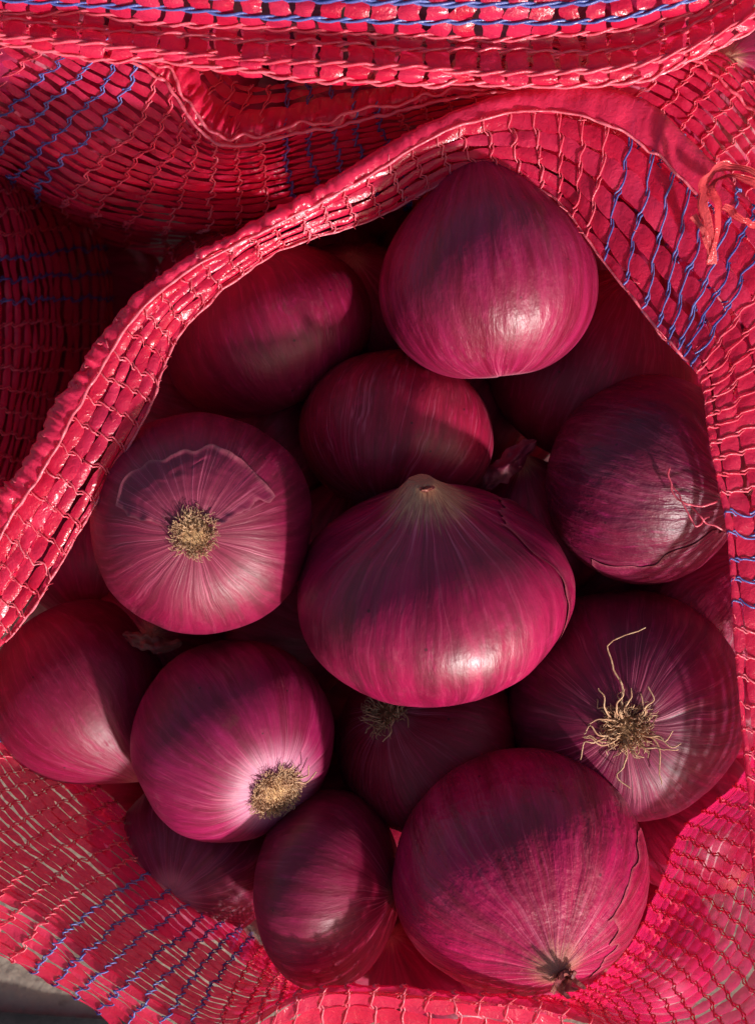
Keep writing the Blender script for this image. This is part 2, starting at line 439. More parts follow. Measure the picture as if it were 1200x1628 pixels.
def free_path(parent, pts, r, name='loose_thread', mat=None, n=40, seed=0, jitter=3, flat=False):
    c = np.array([V(*p) for p in pts]); m = len(c)
    t = np.linspace(0, m - 1 - 1e-6, n); i = np.floor(t).astype(int); w = cr(t - i); P = 0
    for a in range(4): P = P + c[np.clip(i - 1 + a, 0, m - 1)] * w[a][:, None]
    for a in range(3): P[:, a] += jitter * n2(t * 3, a * 5.3, seed)
    if flat:
        tg = np.gradient(P, axis=0); tg /= np.linalg.norm(tg, axis=1)[:, None]
        tw = n2(t * 0.8, 2.2, seed + 4) * 1.2
        sd_ = np.stack([-tg[:, 1], tg[:, 0], np.zeros(n)], 1); sd_ /= np.linalg.norm(sd_, axis=1)[:, None] + 1e-6
        up = np.cross(tg, sd_)
        rows = []
        for k in np.linspace(-1, 1, 7):
            ww = r * (1 + .35 * n2(t * 2, 3.3, seed + 5))
            rows.append(P + sd_ * (k * ww * np.cos(tw))[:, None] + up * (k * ww * np.sin(tw) + 2.2 * np.sin(k * 9 + seed + t) )[:, None])
        v, f = np.concatenate(rows), grid_faces(7, n)
    else: v, f = tube(P, r)
    return link_mesh(name, w_arr(v), f, mat or THREAD, parent)

# ---- main sack: one row per height, one column per station round the mouth
#        crest (rim)        flap end          wall under rim     wall beside onions
ST = [((-90, 960, 120), (10, 1020, 95), (-60, 1000, 40), (-45, 1010, -80)),
      ((-10, 820, 140), (95, 900, 120), (30, 880, 50), (30, 900, -70)),
      ((60, 715, 150), (165, 780, 130), (80, 770, 60), (105, 800, -60)),
      ((130, 585, 155), (240, 645, 135), (150, 630, 60), (165, 650, -80)),
      ((235, 455, 150), (292, 525, 128), (240, 500, 50), (230, 520, -100)),
      ((400, 362, 140), (425, 405, 105), (390, 385, 40), (330, 400, -110)),
      ((560, 270, 130), (590, 350, 80), (560, 300, 40), (540, 330, -120)),
      ((700, 190, 130), (735, 282, 100), (700, 240, 50), (700, 250, -110)),
      ((850, 142, 140), (865, 305, 110), (860, 200, 60), (860, 250, -90)),
      ((1000, 160, 135), (950, 405, 125), (1000, 230, 60), (1000, 330, -90)),
      ((1120, 250, 115), (1050, 535, 145), (1110, 330, 70), (1080, 420, -80)),
      ((1270, 420, 100), (1112, 605, 150), (1220, 480, 60), (1130, 560, -70)),
      ((1330, 640, 90), (1128, 710, 155), (1260, 680, 60), (1180, 720, -60)),
      ((1340, 850, 90), (1155, 860, 155), (1280, 880, 60), (1210, 880, -60)),
      ((1340, 1050, 100), (1168, 1040, 155), (1290, 1050, 60), (1215, 1040, -60)),
      ((1340, 1250, 110), (1185, 1230, 150), (1270, 1240, 40), (1190, 1215, -100)),
      ((1330, 1450, 120), (1200, 1420, 155), (1200, 1370, 10), (1090, 1320, -130)),
      ((1290, 1650, 150), (1215, 1640, 145), (1160, 1500, 10), (1045, 1420, -130)),
      ((1120, 1730, 140), (1120, 1790, 120), (1060, 1590, 10), (980, 1530, -110)),
      ((920, 1612, 160), (900, 1740, 60), (910, 1600, 20), (880, 1585, -100)),
      ((700, 1578, 160), (700, 1720, 50), (700, 1590, 20), (690, 1590, -100)),
      ((500, 1575, 145), (490, 1720, 40), (500, 1580, 10), (500, 1570, -100)),
      ((350, 1640, 80), (310, 1740, 0), (380, 1570, -10), (420, 1510, -120)),
      ((185, 1555, 70), (140, 1598, 0), (260, 1490, -20), (340, 1430, -160)),
      ((60, 1455, 70), (5, 1520, 0), (140, 1390, -20), (250, 1340, -190)),
      ((-80, 1370, 80), (-180, 1440, -20), (30, 1300, -40), (150, 1250, -190)),
      ((-170, 1250, 100), (-270, 1280, 0), (-30, 1215, -40), (70, 1200, -170)),
      ((-170, 1090, 115), (-110, 1100, 80), (-80, 1100, 0), (-10, 1090, -150))]
def towards(p, z, k):
    cx, cy = 600, 980
    return (cx + (p[0] - cx) * k, cy + (p[1] - cy) * k, z)
def mid(a, b, bulge): return tuple((a[i] + b[i]) / 2 + (bulge if i == 2 else 0) for i in range(3))
rows = [[towards(s[3], -840, 0.98) for s in ST], [towards(s[3], -480, 1.06) for s in ST], [s[3] for s in ST], [s[2] for s in ST],
        [s[0] for s in ST], [mid(s[0], s[1], 8) for s in ST], [s[1] for s in ST]]
MS = face_up(Surf(rows, closed=True, wr=5.0, fu=1.3, fv=1.1, seed=4, fine=2.0), 8.0, 5.0)
main = sack('open red mesh sack filled with red onions, its rolled rim framing the pile', 600, 900)
NC = len(ST)
def even_us(S, pitch, v, u0=0.0, u1=None):
    u1 = S.umax if u1 is None else u1
    uu = np.linspace(u0, u1, 3000); p = S.raw(uu, np.full_like(uu, v)); d = np.concatenate([[0], np.cumsum(np.linalg.norm(np.diff(p, axis=0), axis=1))])
    n = int(d[-1] / pitch); return np.interp((np.arange(n) + .5) * d[-1] / n, d, uu)
us = even_us(MS, 40, 4.0)
def blue_main(u):
    return 8.85 < u < 10.75 or 12.2 < u < 12.35 or 12.7 < u < 13.6 or 22.1 < u < 23.75 or 26.1 < u < 26.6
vs = np.concatenate([np.linspace(0.1, 1.9, 16), np.linspace(2.06, 3.9, 20), np.linspace(4.05, 5.93, 7)])
net(main, MS, us, vs, frac=0.92, blue=blue_main, u_rng=(0, NC), seed=11, v_rng=(0.0, 6.0), tape_mat=lambda v: WALL if v < 3.95 else TAPE, mat2=(13.3, 21.6, WALL2))
hem(main, MS, 0.0, 10.2, 3.88, 4.50, 1100, 3, amp=4.5)
cord(main, MS, 0.0, 10.0, 4.52, 500, 2.2, 5, lift=7)
cord(main, MS, 0.0, 10.6, 5.98, 500, 2.0, 6, name='edge_thread', lift=2, wob=0.06)
free_path(main, [(1062, 745, 150), (1070, 780, 155), (1100, 805, 160), (1140, 800, 150)], 1.6, mat=THREAD, seed=2)
free_path(main, [(1068, 770, 150), (1085, 800, 160), (1105, 835, 165), (1125, 820, 150)], 1.4, mat=THREAD, seed=3)
free_path(main, [(1100, 805, 150), (1125, 830, 158), (1160, 850, 150)], 1.4, mat=THREAD, seed=5)
fr = np.random.RandomState(8); ps = []
for i in range(150):
    u = fr.rand() * 19; v = 5.95 if i % 3 else fr.choice([4.55, 5.3, 5.7]); p0, n0, t0 = [a[0] for a in MS.at(np.array([u]), np.array([v]))]
    L = 5 + 14 * fr.rand() ** 2; d1 = n0 * (.2 + fr.rand() * .6) + t0 * (fr.rand() - .5) * 2 + (MS.at(np.array([u]), np.array([6.0]))[0][0] - MS.at(np.array([u]), np.array([5.6]))[0][0]) * .02 * fr.rand()
    a = np.linspace(0, 1, 6)[:, None]
    ps.append(tube(p0 + n0 * 3 + d1 * L * a + t0 * (L * .4 * (fr.rand() - .5)) * a * a + n0 * L * .3 * (fr.rand() - .8) * a * a, np.linspace(1.1, .5, 6), 4))
v_, f_ = merge(ps); k = link_mesh('frayed_ends', w_arr(v_), f_, THREAD, main); k['kind'] = 'stuff'
for k, pts in enumerate([[(1132, 420, 165), (1122, 350, 185), (1118, 290, 190), (1150, 266, 185), (1190, 272, 180), (1230, 300, 170)],
                         [(1128, 415, 168), (1140, 340, 190), (1132, 300, 192), (1160, 280, 188), (1215, 300, 178)],
                         [(1130, 400, 168), (1118, 370, 180), (1100, 345, 175)],
                         [(1150, 330, 178), (1180, 350, 176), (1200, 358, 170)]]):
    free_path(main, pts, (8, 6, 5, 5)[k], name='tie_strap', mat=STRAP, seed=20 + k, flat=True, n=50)

# ---- sack across the top edge: threads run sideways, tapes hang down
top = sack('brightly lit red mesh sack draped across the top edge above the others', 600, -200)
cols = [(-120, -10), (60, 0), (240, 5), (420, 8), (600, 12), (780, 14), (960, 5), (1100, -30), (1240, -90)]
low = [58, 82, 100, 118, 130, 140, 136, 100, 20]
R5 = []
for t, zz in ((0.0, 190), (0.22, 215), (0.45, 200), (0.62, 160), (0.85, 190), (1.0, 170)):
    R5.append([(c[0], c[1] - 60 + (low[i] - c[1] + 60) * t, zz - 0.03 * abs(c[0] - 600)) for i, c in enumerate(cols)])
R5 = [[(c[0], c[1] - 260, 60) for c in cols], [(c[0], c[1] - 150, 160) for c in cols]] + R5 + [[(c[0], low[i] - 25, 110) for i, c in enumerate(cols)], [(c[0], low[i] - 70, -60) for i, c in enumerate(cols)], [(c[0], low[i] - 110, -820) for i, c in enumerate(cols)]]
Tr = [[R5[r][c] for r in range(len(R5))] for c in range(len(cols))]      # transpose: u down, v sideways
TS = face_up(Surf(Tr, wr=7, fu=1.0, fv=1.4, seed=21, fine=2.5), 4.0, 4.0)
tu = np.concatenate([[0.6, 1.3, 2.0], [2.75, 3.3, 4.05, 4.7, 5.35, 6.1, 6.75, 7.4, 8.0, 8.6], np.linspace(9, 9.95, 14)])
vt = even_us(Surf(R5, wr=0), 38, 4.0)
net(top, TS, tu, vt, frac=0.82, blue=lambda u: 2.6 < u < 4.2, seed=31, u_rng=(0.2, 10), tr=2.6, sub=6, jit=0.05)

# ---- sack behind, upper left to centre
back = sack('shaded red mesh sack behind the rim at upper left, its folded mouth crumpled', 330, 0)
BR = [[(120, 60, 0), (220, 60, 0), (310, 80, -10), (380, 130, -30), (480, 130, -30), (620, 110, -20), (760, 95, -10), (900, 100, -20)],
      [(40, 10, 70), (170, 60, 80), (275, 105, 80), (350, 205, 75), (480, 190, 80), (610, 160, 90), (740, 132, 90), (900, 120, 70)],
      [(-30, 40, 20), (110, 125, 25), (240, 205, 10), (348, 255, 0), (480, 235, 0), (620, 205, 10), (760, 180, 0), (900, 160, -20)],
      [(-110, 100, -60), (40, 190, -60), (180, 270, -70), (345, 303, -75), (490, 285, -75), (640, 255, -70), (780, 225, -70), (920, 200, -70)],
      [(-170, 160, -170), (-20, 245, -170), (140, 325, -180), (340, 358, -180), (500, 345, -180), (660, 310, -170), (800, 270, -170), (940, 240, -170)],
      [(-190, 190, -330), (-30, 262, -330), (130, 338, -330), (330, 372, -330), (500, 360, -330), (660, 330, -330), (810, 290, -330), (950, 260, -330)],
      [(-180, 200, -820), (-30, 290, -820), (130, 390, -820), (330, 400, -820), (500, 340, -820), (660, 310, -820), (810, 270, -820), (950, 240, -820)]]
BS = face_up(Surf(BR, wr=6, fu=1.2, fv=1.2, seed=31), 3.0, 2.5)
net(back, BS, even_us(BS, 40, 2.5), np.concatenate([np.linspace(0.1, 0.9, 4), np.linspace(1.05, 4.0, 17), np.linspace(4.2, 5.9, 14)]), frac=0.7, blue=lambda u: 0.75 < u < 1.65 or 3.75 < u < 5.1, seed=41)
hem(back, BS, 1.6, 6.9, 0.75, 1.25, 400, 33, amp=5)
cord(back, BS, 1.3, 6.9, 1.28, 300, 3.0, 35, lift=9)
cord(back, BS, 1.5, 6.5, 1.1, 300, 2.4, 36, lift=11, wob=0.09)

# ---- sack at the left edge, in shade
left = sack('dark shaded red mesh sack bulging in from the left edge', -200, 520)
LR = []
for i, (k, zz) in enumerate(((0.0, -230), (0.35, -240), (0.65, -280), (0.88, -340), (1.0, -430), (1.2, -600), (1.25, -820))):  # foot flared past the bulge, shaped to darken the gap beside it
    edge = [(-80, 120), (20, 250), (75, 380), (92, 520), (78, 660), (30, 800), (-80, 900)]
    LR.append([(-330 + (e[0] + 330) * k, 510 + (e[1] - 510) * (0.55 + 0.45 * k), zz) for e in edge])
LS = face_up(Surf(LR, wr=7, seed=51), 3.0, 2.0)
net(left, LS, even_us(LS, 40, 3.0), np.concatenate([np.linspace(0.1, 4.0, 22), np.linspace(4.2, 5.9, 12)]), frac=0.74, blue=lambda u: 2.15 < u < 2.75, seed=51)

# ---- sack at upper right
right = sack('dim red mesh sack behind the rim at the upper right corner', 1180, 60)
RR = []
for i, (dx, dy, zz) in enumerate(((60, -60, -160), (30, -30, -60), (0, 0, -40), (-45, 55, -60), (-85, 120, -120), (-100, 190, -200), (-100, 210, -820))):
    RR.append([(x + dx, y + dy, zz) for x, y in ((860, 60), (960, 70), (1060, 80), (1140, 120), (1210, 190), (1280, 290))])
RS = face_up(Surf(RR, wr=6, seed=61), 2.0, 2.5)
net(right, RS, even_us(RS, 40, 2.5), np.concatenate([np.linspace(0.1, 4.0, 16), np.linspace(4.2, 5.9, 12)]), frac=0.78, seed=61)
cord(right, RS, 0.2, 4.8, 2.1, 200, 3.0, 63, lift=8, wob=0.1)

# ---- black cloth at the lower left corner
def cloth():
    n = 40; a = np.linspace(0, 1, n); U, Vv = np.meshgrid(a, a)
    x = -330 + 560 * U; y = 1585 + 330 * Vv + 40 * U
    z = -786 + 60 * np.sin(math.pi * np.clip(U, 0, 1)) * np.sin(math.pi * np.clip(Vv * .9 + .08, 0, 1)) + 12 * n2(U * 6, Vv * 5, 4)
    P = np.array([V(p, q, r) for p, q, r in zip(x.ravel(), y.ravel(), z.ravel())])
    o = link_mesh('cloth', w_arr(P), grid_faces(n, n), CLOTH)
    o['label'] = 'black cloth lying on the pale ground at the lower left corner'; o['category'] = 'cloth'
cloth()

# ------------------------------------------------------------------ onions
def profile(t, H, neck_h, neck_w, pinch, plug, flat):
    """t 0 = root pole, pi = neck pole; returns radius (unit R) and height (unit R)"""
    r = np.sin(t) ** 0.93
    z = -np.cos(t) * H
    q = (math.pi - t)
    z = z + neck_h * np.exp(-(q / neck_w) ** 1.5)
    r = r * (1 - pinch * np.exp(-(q / (neck_w * 1.1)) ** 2))
    r = np.sqrt(r * r + (plug * np.exp(-(q / (plug * 2.4)) ** 2)) ** 2)
    z = z + flat * np.exp(-(t / 0.32) ** 2)            # root end pushed in a little
    return r, z
def onion(label, px, py, z, R, H, d, seed, neck=(0.16, 0.42, 0.12, 0.055), flat=0.05, plate=None, roots=None, stubs=None, skins=(), tip=0, mat=None, group='red onions heaped in the open sack', spin=0.0, cut=True):
    mp = mat or {}
    if len(neck) == 3: neck = (*neck, 0.055)
    s = (D0 - z) / D0; Rm = R * s * W
    loc = w_vec(V(px, py, z))
    o = thing('red_onion', label, 'onion', loc, group)
    dw = (RM @ Vector(d)).normalized()
    q = dw.to_track_quat('Z', 'Y') @ Quaternion((0, 0, 1), spin)
    o.rotation_mode = 'QUATERNION'; o.rotation_quaternion = q
    def azim(deg):                                    # direction in the picture plane -> angle round the onion's axis
        l = q.inverted() @ (RM @ Vector((math.cos(math.radians(deg)), math.sin(math.radians(deg)), 0)))
        return math.atan2(l.y, l.x)
    flip = -1 if d[2] < 0 else 1
    h = H / R
    M = mat_onion(Rm, seed * 3.17, mp)
    def body(t, ph, off=0.0):
        r, zz = profile(t, h, *neck, flat)
        cx, sx = np.cos(ph), np.sin(ph)
        lump = 1 + 0.032 * n2(cx * 1.6 + 7, sx * 1.6 + t, seed) + 0.010 * n2(cx * 4, sx * 4 + t * .4, seed + 1) + 0.0035 * n2(cx * 11, sx * 11, seed + 2)
        rr = r * lump + off * np.sin(t)
        asym = 1 + 0.03 * math.sin(seed) * cx
        zz = zz - off * np.cos(t) + 0.01 * n2(cx * 1.3, sx * 1.3 + t, seed + 4)
        k = np.exp(-((math.pi - t) / neck[1]) ** 2)
        bend = 0.05 * k
        return np.stack([rr * cx * asym + bend * math.cos(seed), rr * sx + bend * math.sin(seed), zz], -1) * Rm
    nt, npn = 72, 112
    t = np.linspace(0.02, math.pi - 0.02, nt); ph = np.arange(npn) * 2 * math.pi / npn
    T, Pp = np.meshgrid(t, ph, indexing='ij')
    P = body(T, Pp).reshape(-1, 3)
    F = grid_faces(nt, npn, True)
    top_ = np.repeat(P[-npn:].mean(0)[None] - np.array([[0, 0, .014 * Rm]]), npn, 0); bot_ = np.repeat(P[:npn].mean(0)[None], npn, 0)
    P = np.concatenate([bot_, P, top_]); me_f = grid_faces(nt + 2, npn, True)
    ob = link_mesh('bulb', P, me_f[:, ::-1], M, o)
    rs = np.random.RandomState(int(seed * 10) + 5)
    pole = body(np.array([0.0]), np.array([0.0]))[0]; npole = body(np.array([math.pi - .02]), np.array([0.0]))[0]
    def ball(c, rx, rz, name, m, rough=0.12):
        tt = np.linspace(0, math.pi, 14); pp = np.arange(28) * 2 * math.pi / 28; A, B2 = np.meshgrid(tt, pp, indexing='ij')
        k = 1 + rough * n2(A * 4, np.cos(B2) * 4 + np.sin(B2) * 3, seed + 30)
        v = np.stack([np.sin(A) * np.cos(B2) * rx * k, np.sin(A) * np.sin(B2) * rx * k, np.cos(A) * rz * k], -1).reshape(-1, 3) + c
        return link_mesh(name, v, grid_faces(14, 28, True), m, o)
    if plate:                                          # (radius, height, pale?) in photo units
        ball(pole + np.array([0, 0, plate[1] * .0 * W]), plate[0] * s * W, plate[1] * s * W, 'root_plate', PLATEL if plate[2] else PLATE)
    def root_path(az, r0, L, out, curl, n=12):
        a = np.linspace(0, 1, n); rr = r0 + out * L * (a ** 0.8)
        hz = -(L * (1 - out) * np.sin(a * math.pi * 0.6)) - 3 * s * W
        azz = az + (curl * a * 1.2 + 0.25 * n2(a * 4, az * 3, seed)) * L / (L + r0)
        p = np.stack([np.cos(azz) * rr, np.sin(azz) * rr, hz], -1) + pole * np.array([1, 1, 1])
        # keep outside the bulb where it bends back over the shoulder
        rad = np.hypot(p[:, 0], p[:, 1]) / Rm; tt = np.arcsin(np.clip(rad, 0, .95))
        r_, z_ = profile(tt, h, *neck, flat); zb = z_ * Rm - 2.2 * s * W
        p[:, 2] = np.minimum(p[:, 2] + np.abs(rad) * 0 , zb)
        return p
    if stubs:                                          # (count, ring radius, length, radius)
        ps = []
        for i in range(stubs[0]):
            az = rs.rand() * 6.283; r0 = stubs[1] * (rs.rand() ** .5) * s * W; L = stubs[2] * (0.5 + rs.rand()) * s * W
            pth = root_path(az, r0, L, 0.15 + 0.8 * rs.rand(), (rs.rand() - .5) * 0.9, 6)
            ps.append(tube(pth, np.linspace(1.5, .7, 6) * stubs[3] * s * W, 4))
        v, f = merge(ps); k = link_mesh('root_stubble', v, f, ROOT, o); k['kind'] = 'stuff'
    if roots:                                          # list of (azimuth deg, length, out, curl)
        for (az, L, out, curl) in roots:
            pth = root_path(azim(az), 12 * s * W, L * s * W, out, curl, 18)
            wig = n2(np.linspace(0, 5, 18), az, seed) * 3.5 * s * W * np.linspace(0, 1, 18)
            pth[:, 0] += wig; pth[:, 1] -= wig * .7
            v, f = tube(pth, np.linspace(2.0, .9, 18) * s * W, 5)
            link_mesh('root', v, f, ROOT, o)
    for (t0, t1, ac, aw, lift, tone) in skins:         # loose papery layer over part of the bulb
        p0 = azim(ac) - math.radians(aw); p1 = p0 + 2 * math.radians(aw)
        m = mat_onion(Rm, seed * 3.17 + (0 if tone is None else 11), {**mp, **(tone or {}), 'edge': True})
        nu, nv = 60, 90
        b = np.linspace(0, 1, nv); a = np.linspace(0, 1, nu); A, B2 = np.meshgrid(a, b, indexing='ij')
        ta = t0 + 0.10 * n2(B2 * 9, 0.5, seed + 40) + 0.03 * n2(B2 * 17, .5, seed + 41); tb = t1 + 0.10 * n2(B2 * 8, 1.5, seed + 42) + 0.03 * n2(B2 * 17, 1.5, seed + 43)
        pa = p0 + 0.10 * n2(A * 6, 2.5, seed + 44) + .025 * n2(A * 15, 2.5, seed + 45); pb = p1 + 0.10 * n2(A * 6, 3.5, seed + 46) + .025 * n2(A * 15, 3.5, seed + 47)
        TT = ta + (tb - ta) * A; PP = pa + (pb - pa) * B2
        ed = np.minimum(np.minimum(A, 1 - A), np.minimum(B2, 1 - B2)); ed = np.exp(-(ed / 0.05) ** 2)
        off = 0.004 + lift * ed * (0.5 + 0.5 * n2(A * 7, B2 * 7, seed + 48)) + 0.003 * (1 + n2(A * 12, B2 * 9, seed + 49))
        v = body(TT, PP, off).reshape(-1, 3)
        sk = link_mesh('loose_skin', v, grid_faces(nu, nv)[:, ::-1], m, o)
        e2 = np.minimum(np.minimum(A, 1 - A) * (t1 - t0), np.minimum(B2, 1 - B2) * math.radians(2 * aw)) + 0.012 * n2(A * 30, B2 * 40, seed)
        at_ = sk.data.attributes.new('edge', 'FLOAT', 'POINT'); at_.data.foreach_set('value', np.exp(-(np.clip(e2, 0, 9) / 0.030) ** 2).ravel().astype(np.float32))
    if tip:                                            # dried leaf remains on the neck: thin twisted strips
        for i in range(9):
            az = i * 0.7 + rs.rand() * .4; L = tip * (0.55 + 0.6 * rs.rand()) * s * W; n = 10
            a = np.linspace(0, 1, n); wd = 0.045 * Rm * (1 - .6 * a) * (0.6 + .8 * rs.rand())
            base = npole + np.array([math.cos(az), math.sin(az), 0]) * 0.045 * Rm - np.array([0, 0, 0.03 * Rm])
            dirv = np.array([math.cos(az) * .35, math.sin(az) * .35, 1.0])
            c = base + dirv * (a * L)[:, None]; c[:, 0] += .05 * Rm * n2(a * 3, i, seed) * a; c[:, 1] += .05 * Rm * n2(a * 3, i + 9, seed) * a
            sdv = np.array([-math.sin(az), math.cos(az), 0.0]); on = np.array([math.cos(az), math.sin(az), 0.0])
            rowsv = [c + sdv * (k * wd)[:, None] - on * (abs(k) ** 2 * wd * .6)[:, None] for k in (-1, -.4, .4, 1)]
            link_mesh('dry_leaf', np.concatenate(rowsv), grid_faces(4, n), DRY, o)
    return o

rr_ = random.Random(5)
def fan(n, lo, hi, out=0.75, spread=1.2):
    return [(i * 360 / n + rr_.uniform(-15, 15), rr_.uniform(lo, hi), out + rr_.uniform(-.25, .2), rr_.uniform(-spread, spread)) for i in range(n)]

PALE = dict(deep=(0.16, 0.014, 0.032), mid=(0.27, 0.035, 0.065), hi=(0.36, 0.07, 0.11), brown=0.2)
onion('large teardrop-shaped red onion at the top of the heap under the upper rim', 780, 455, 40, 173, 152, (-0.10, 0.97, 0.10), 1.3, neck=(0.38, 0.50, 0.08), mat=dict(brown=0.45, wr=0.04, vall=0.08, mid=(0.24, 0.014, 0.060), hi=(0.36, 0.03, 0.11), rough=0.18, tan=0.3))
onion('smooth dark oval red onion at upper left beside the inner rim', 430, 528, -140, 170, 128, (-0.36, 0.92, 0.12), 2.1, mat=dict(brown=0.2, vall=0.05, mid=(0.20, 0.006, 0.033)))
onion('striped oval red onion in the middle, wedged below the teardrop-shaped one', 628, 692, -95, 156, 122, (0.18, 0.93, -0.25), 3.7, mat=dict(brown=0.15, vall=0.35, mid=(0.24, 0.008, 0.042)))
onion('big glossy red onion on top at the centre, straw-coloured neck pointing up', 690, 945, 50, 219, 156, (-0.07, 0.86, 0.46), 4.2, neck=(0.23, 0.25, 0.0, 0.080), tip=7, skins=[(0.8, 2.60, 12, 27, 0.010, None)], mat=dict(brown=0.9, vneck=1.0, nr=0.80, n0=0.12, n1=0.40, tan=0.95, vall=0.12, mid=(0.30, 0.008, 0.052), hi=(0.46, 0.02, 0.10), rough=0.17), spin=2.0)
onion('red onion at left with round tan root plate and a torn skin arc above it', 318, 832, 50, 178, 150, (-0.05, 0.11, -1), 5.9, plate=(24, 7, True), stubs=(420, 33, 12, 0.55), skins=[(0.16, 0.76, 95, 70, 0.030, dict(deep=(0.12, 0.008, 0.022), mid=(0.20, 0.018, 0.045)))], mat=dict(brown=0.35, vroot=1.0, vr=1.0, halo=0.3, h0=0.2, h1=0.8, halo_col=(0.32, 0.06, 0.10), mid=(0.20, 0.005, 0.042), hi=(0.32, 0.012, 0.08), deep=(0.10, 0.003, 0.018)), spin=0.0)
onion('dull red onion at the lower left edge, its pointed tip towards the lower right', 128, 1098, -150, 150, 138, (0.58, -0.76, 0.22), 6.4, neck=(0.26, 0.42, 0.2), mat=dict(brown=0.5, mid=(0.18, 0.008, 0.035), vall=0.1, tan=0.2))
onion('bright magenta red onion at lower left with a tan matted root tuft', 374, 1174, -30, 164, 146, (-0.50, 0.46, -0.72), 7.5, plate=(30, 9, True), stubs=(900, 38, 14, 0.55), roots=[(50, 62, 0.8, 0.3), (5, 70, 0.8, -0.4), (170, 42, 0.8, 0.3)], mat=dict(brown=0.6, vroot=1.0, vr=0.9, halo=0.6, h0=0.25, h1=0.6, halo_col=(0.60, 0.22, 0.36), hi=(0.42, 0.02, 0.12), mid=(0.28, 0.008, 0.065)))
onion('shaded red onion tucked beneath the big glossy one, thin roots at its upper left', 676, 1178, -115, 150, 124, (0.50, -0.48, -0.70), 8.8, plate=(22, 10, False), stubs=(160, 30, 20, 0.8), roots=fan(9, 30, 60), mat=dict(brown=0.7, halo=0.3, mid=(0.17, 0.008, 0.03)))
onion('large red onion at right with wild brown roots sprouting from its middle', 995, 1122, -70, 186, 160, (0.15, 0.09, -1), 9.3, plate=(24, 10, False), stubs=(240, 32, 22, 0.9), roots=fan(18, 45, 95, 0.85, 0.8) + [(100, 150, 0.95, 0.12)], mat=dict(brown=0.3, vroot=0.7, vr=1.1, halo=0.25, halo_col=(0.25, 0.06, 0.08), mid=(0.18, 0.006, 0.035), deep=(0.08, 0.003, 0.018)))
onion('largest front red onion at the bottom, papery torn skin round its withered tip', 832, 1386, 30, 203, 176, (0.17, -0.52, 0.84), 10.6, neck=(0.16, 0.36, 0.35), tip=26, skins=[(1.7, 2.60, -15, 40, 0.002, dict(wr=0.09, rough=0.14))], mat=dict(brown=0.7, wr=0.08, vneck=0.9, nr=0.8, tan=0.5, vall=0.15, rough=0.16))
onion('upright oval red onion at the bottom, left of the papery front one', 522, 1408, -30, 158, 106, (0.93, -0.02, 0.36), 11.1, neck=(0.06, 0.35, 0.1), mat=dict(brown=0.6, vneck=0.8, nr=0.9, mid=(0.20, 0.008, 0.045), tan=0.3))
onion('low purple red onion at lower left striped by the shadow of the net', 312, 1365, -200, 132, 118, (0.2, 0.3, -0.9), 12.8, mat=dict(brown=0.3, mid=(0.20, 0.03, 0.07), vall=0.3))
onion('wrinkled dark red onion at the right edge, half covered by the net rim', 1025, 764, -30, 166, 150, (0.76, -0.22, 0.56), 13.7, neck=(0.12, 0.4, 0.2), tip=18, skins=[(1.5, 2.8, -60, 60, 0.006, dict(wr=0.12, mid=(0.24, 0.03, 0.08)))], mat=dict(brown=0.8, wr=0.06, deep=(0.07, 0.004, 0.018), mid=(0.15, 0.008, 0.03), rough=0.18))
onion('deeply shaded red onion behind the teardrop-shaped one, towards the right rim', 945, 590, -180, 172, 145, (0.3, 0.8, 0.4), 14.9, mat=dict(brown=0.4, mid=(0.15, 0.005, 0.028)))
onion('crinkled pink-purple red onion at right, mostly hidden under the wrinkled dark one', 1115, 960, -170, 118, 108, (0.5, 0.6, 0.5), 15.4, mat=dict(wr=0.08, brown=0.3, mid=(0.25, 0.03, 0.08)))
q_ = onion('hidden red onion right of centre, only its long dry crimson neck showing', 845, 850, -210, 120, 105, (-0.15, 0.8, 0.5), 16.6, neck=(0.3, 0.4, 0.1), mat=dict(brown=0.4))
onion('hidden red onion left of centre below the tan-rooted one, dry skin scrap on top', 245, 1025, -235, 120, 108, (0.1, 0.2, 1), 17.2, mat=dict(brown=0.6))
FL = [(565, 870, 'between the two central onions'), (450, 1010, 'left of the big glossy one'), (430, 690, 'below the smooth dark oval one'), (560, 500, 'between the two uppermost'), (720, 640, 'below the teardrop-shaped one'), (960, 930, 'left of the wild-rooted one'), (820, 1130, 'between the central one and the wild-rooted one'),
      (590, 1300, 'above the upright oval one'), (1080, 1290, 'below the wild-rooted one'), (150, 880, 'at the left wall'), (400, 490, 'by the upper left rim'), (700, 1560, 'at the front wall'), (420, 1290, 'below the matted root tuft'), (870, 400, 'by the upper rim'), (262, 620, 'under the left rim')]
for i, (x, y, w_) in enumerate(FL):
    onion('bottom-layer red onion glimpsed in the dark gap ' + w_, x, y, -290 - 12 * (i % 3), 122, 104, (math.sin(i * 2.1), math.cos(i * 1.7), 0.5), 20 + i * 1.37, group='bottom-layer onions in the gaps')
proto = None
def packed(label, spots, group):  # unseen fill onions, added to block skylight and the view of the ground
    global proto
    for i, (x, y, z) in enumerate(spots):
        if proto is None:
            proto = onion(label, x, y, z, 128, 112, (0.3, 0.5, 0.6), 50.3, group=group); continue
        c = proto.copy(); COL.objects.link(c); c['label'] = label; c['group'] = group
        c.location = w_vec(V(x, y, z)); c.rotation_quaternion = Quaternion((math.sin(i), math.cos(i * 2.2), .5), i * 1.9)
        for ch in proto.children:
            k = ch.copy(); COL.objects.link(k); k.parent = c
import itertools
packed('red onion packed low in the open sack beneath the heap', [(x + (60 if j % 2 else 0), y, -500 - 20 * (j % 3)) for j, y in enumerate((420, 640, 860, 1080, 1300, 1500)) for x in (260, 490, 720, 950, 1100) if not (y < 700 and x < 400) and not (y > 1400 and (x < 400 or x > 1000))], 'onions packed low in the open sack')
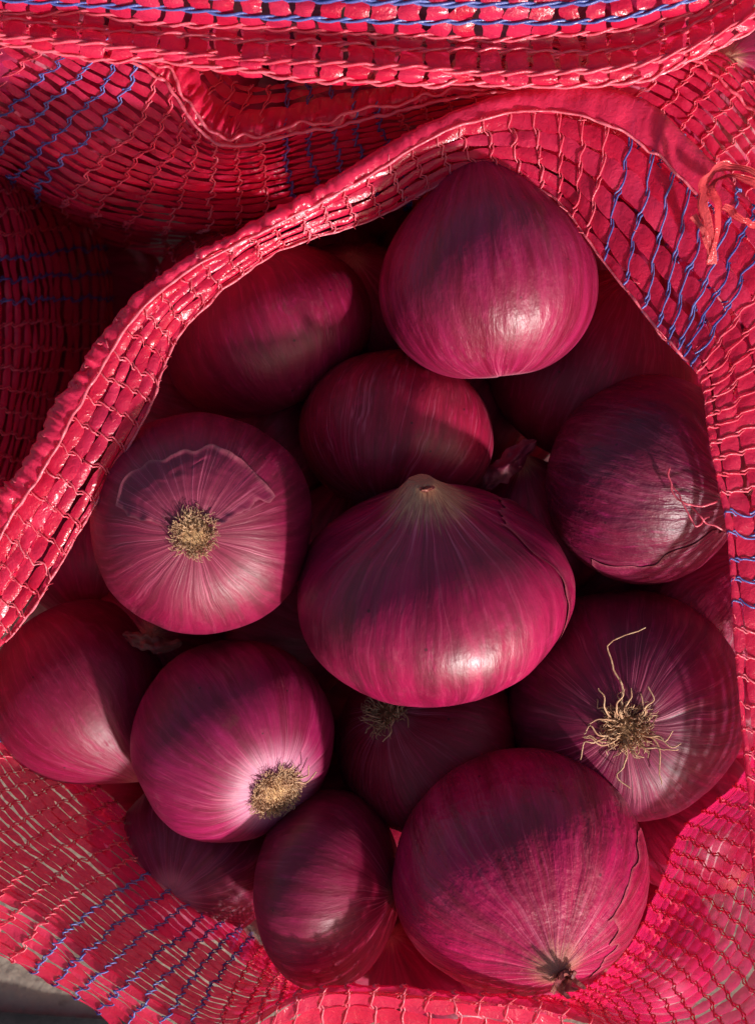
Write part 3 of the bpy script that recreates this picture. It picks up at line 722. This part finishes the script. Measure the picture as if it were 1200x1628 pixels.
packed('red onion packed behind the net of the shaded sack at upper left', [(x, y, z) for x, y, z in ((-40, 120, -180), (150, 190, -230), (350, 230, -250), (560, 210, -250), (780, 150, -250), (60, 40, -120), (280, 110, -160), (-80, 190, -450), (120, 200, -480), (340, 230, -480), (560, 260, -480), (760, 230, -480), (200, 60, -420), (500, 90, -420), (740, 60, -420))], 'onions packed inside the shaded upper left sack')
packed('red onion packed behind the net of the dark sack at the left edge', [(-50, 330, -540), (-40, 550, -520), (-60, 760, -550), (-190, 430, -430), (-190, 650, -430), (0, 280, -680), (20, 470, -690), (10, 700, -690), (-60, 880, -640), (130, 350, -770), (150, 470, -775), (110, 600, -770), (-20, 420, -780)], 'onions packed inside the dark left sack')  # lowest ones added to darken the gap beside this sack
packed('red onion packed behind the net of the dim sack at the upper right', [(1120, 150, -200), (1200, 300, -300), (980, 60, -200), (1060, 260, -480), (1240, 180, -480)], 'onions packed inside the dim upper right sack')
def scrap(label, pts, wdt, seed, mat, n=40):
    c = np.array([V(*p) for p in pts]); m = len(c); t = np.linspace(0, m - 1 - 1e-6, n); i = np.floor(t).astype(int); w = cr(t - i); P = 0
    for a in range(4): P = P + c[np.clip(i - 1 + a, 0, m - 1)] * w[a][:, None]
    tg = np.gradient(P, axis=0); sd_ = np.stack([-tg[:, 1], tg[:, 0], 0 * t], 1); sd_ /= np.linalg.norm(sd_, axis=1)[:, None]
    a = np.linspace(0, 1, n); prof = np.clip(np.sin(a * math.pi) ** .5, 0.12, 1)
    rows = []
    for k in np.linspace(-1, 1, 15):
        ww = wdt * prof * (1 + .3 * n2(t * 4, k, seed))
        rows.append(P + sd_ * (k * ww)[:, None] + np.array([0, 0, 1.0]) * (6 * n2(t * 3, k * 3, seed + 2) - 9 * abs(k) * wdt / 18)[:, None])
    return w_arr(np.concatenate(rows)), grid_faces(15, n)
v, f = scrap('', [(762, 790, -95), (775, 765, -80), (800, 745, -70), (825, 722, -62), (852, 700, -70)], 19, 3, None)
o = link_mesh('dry_neck', v, f, DRYP, None)
o.parent = q_; o.matrix_parent_inverse = (Matrix.Translation(q_.location) @ q_.rotation_quaternion.to_matrix().to_4x4()).inverted()
v, f = scrap('', [(195, 1008, -60), (222, 1020, -52), (255, 1028, -55), (290, 1022, -62)], 13, 8, None)
o = link_mesh('skin_scrap', v, f, DRY, None); o['label'] = 'curled scrap of dry onion skin lying below the tan-rooted onion at left'; o['category'] = 'onion skin'
print('tris', sum(len(m.polygons) for m in bpy.data.meshes) * 2, 'objs', len(scene.objects))
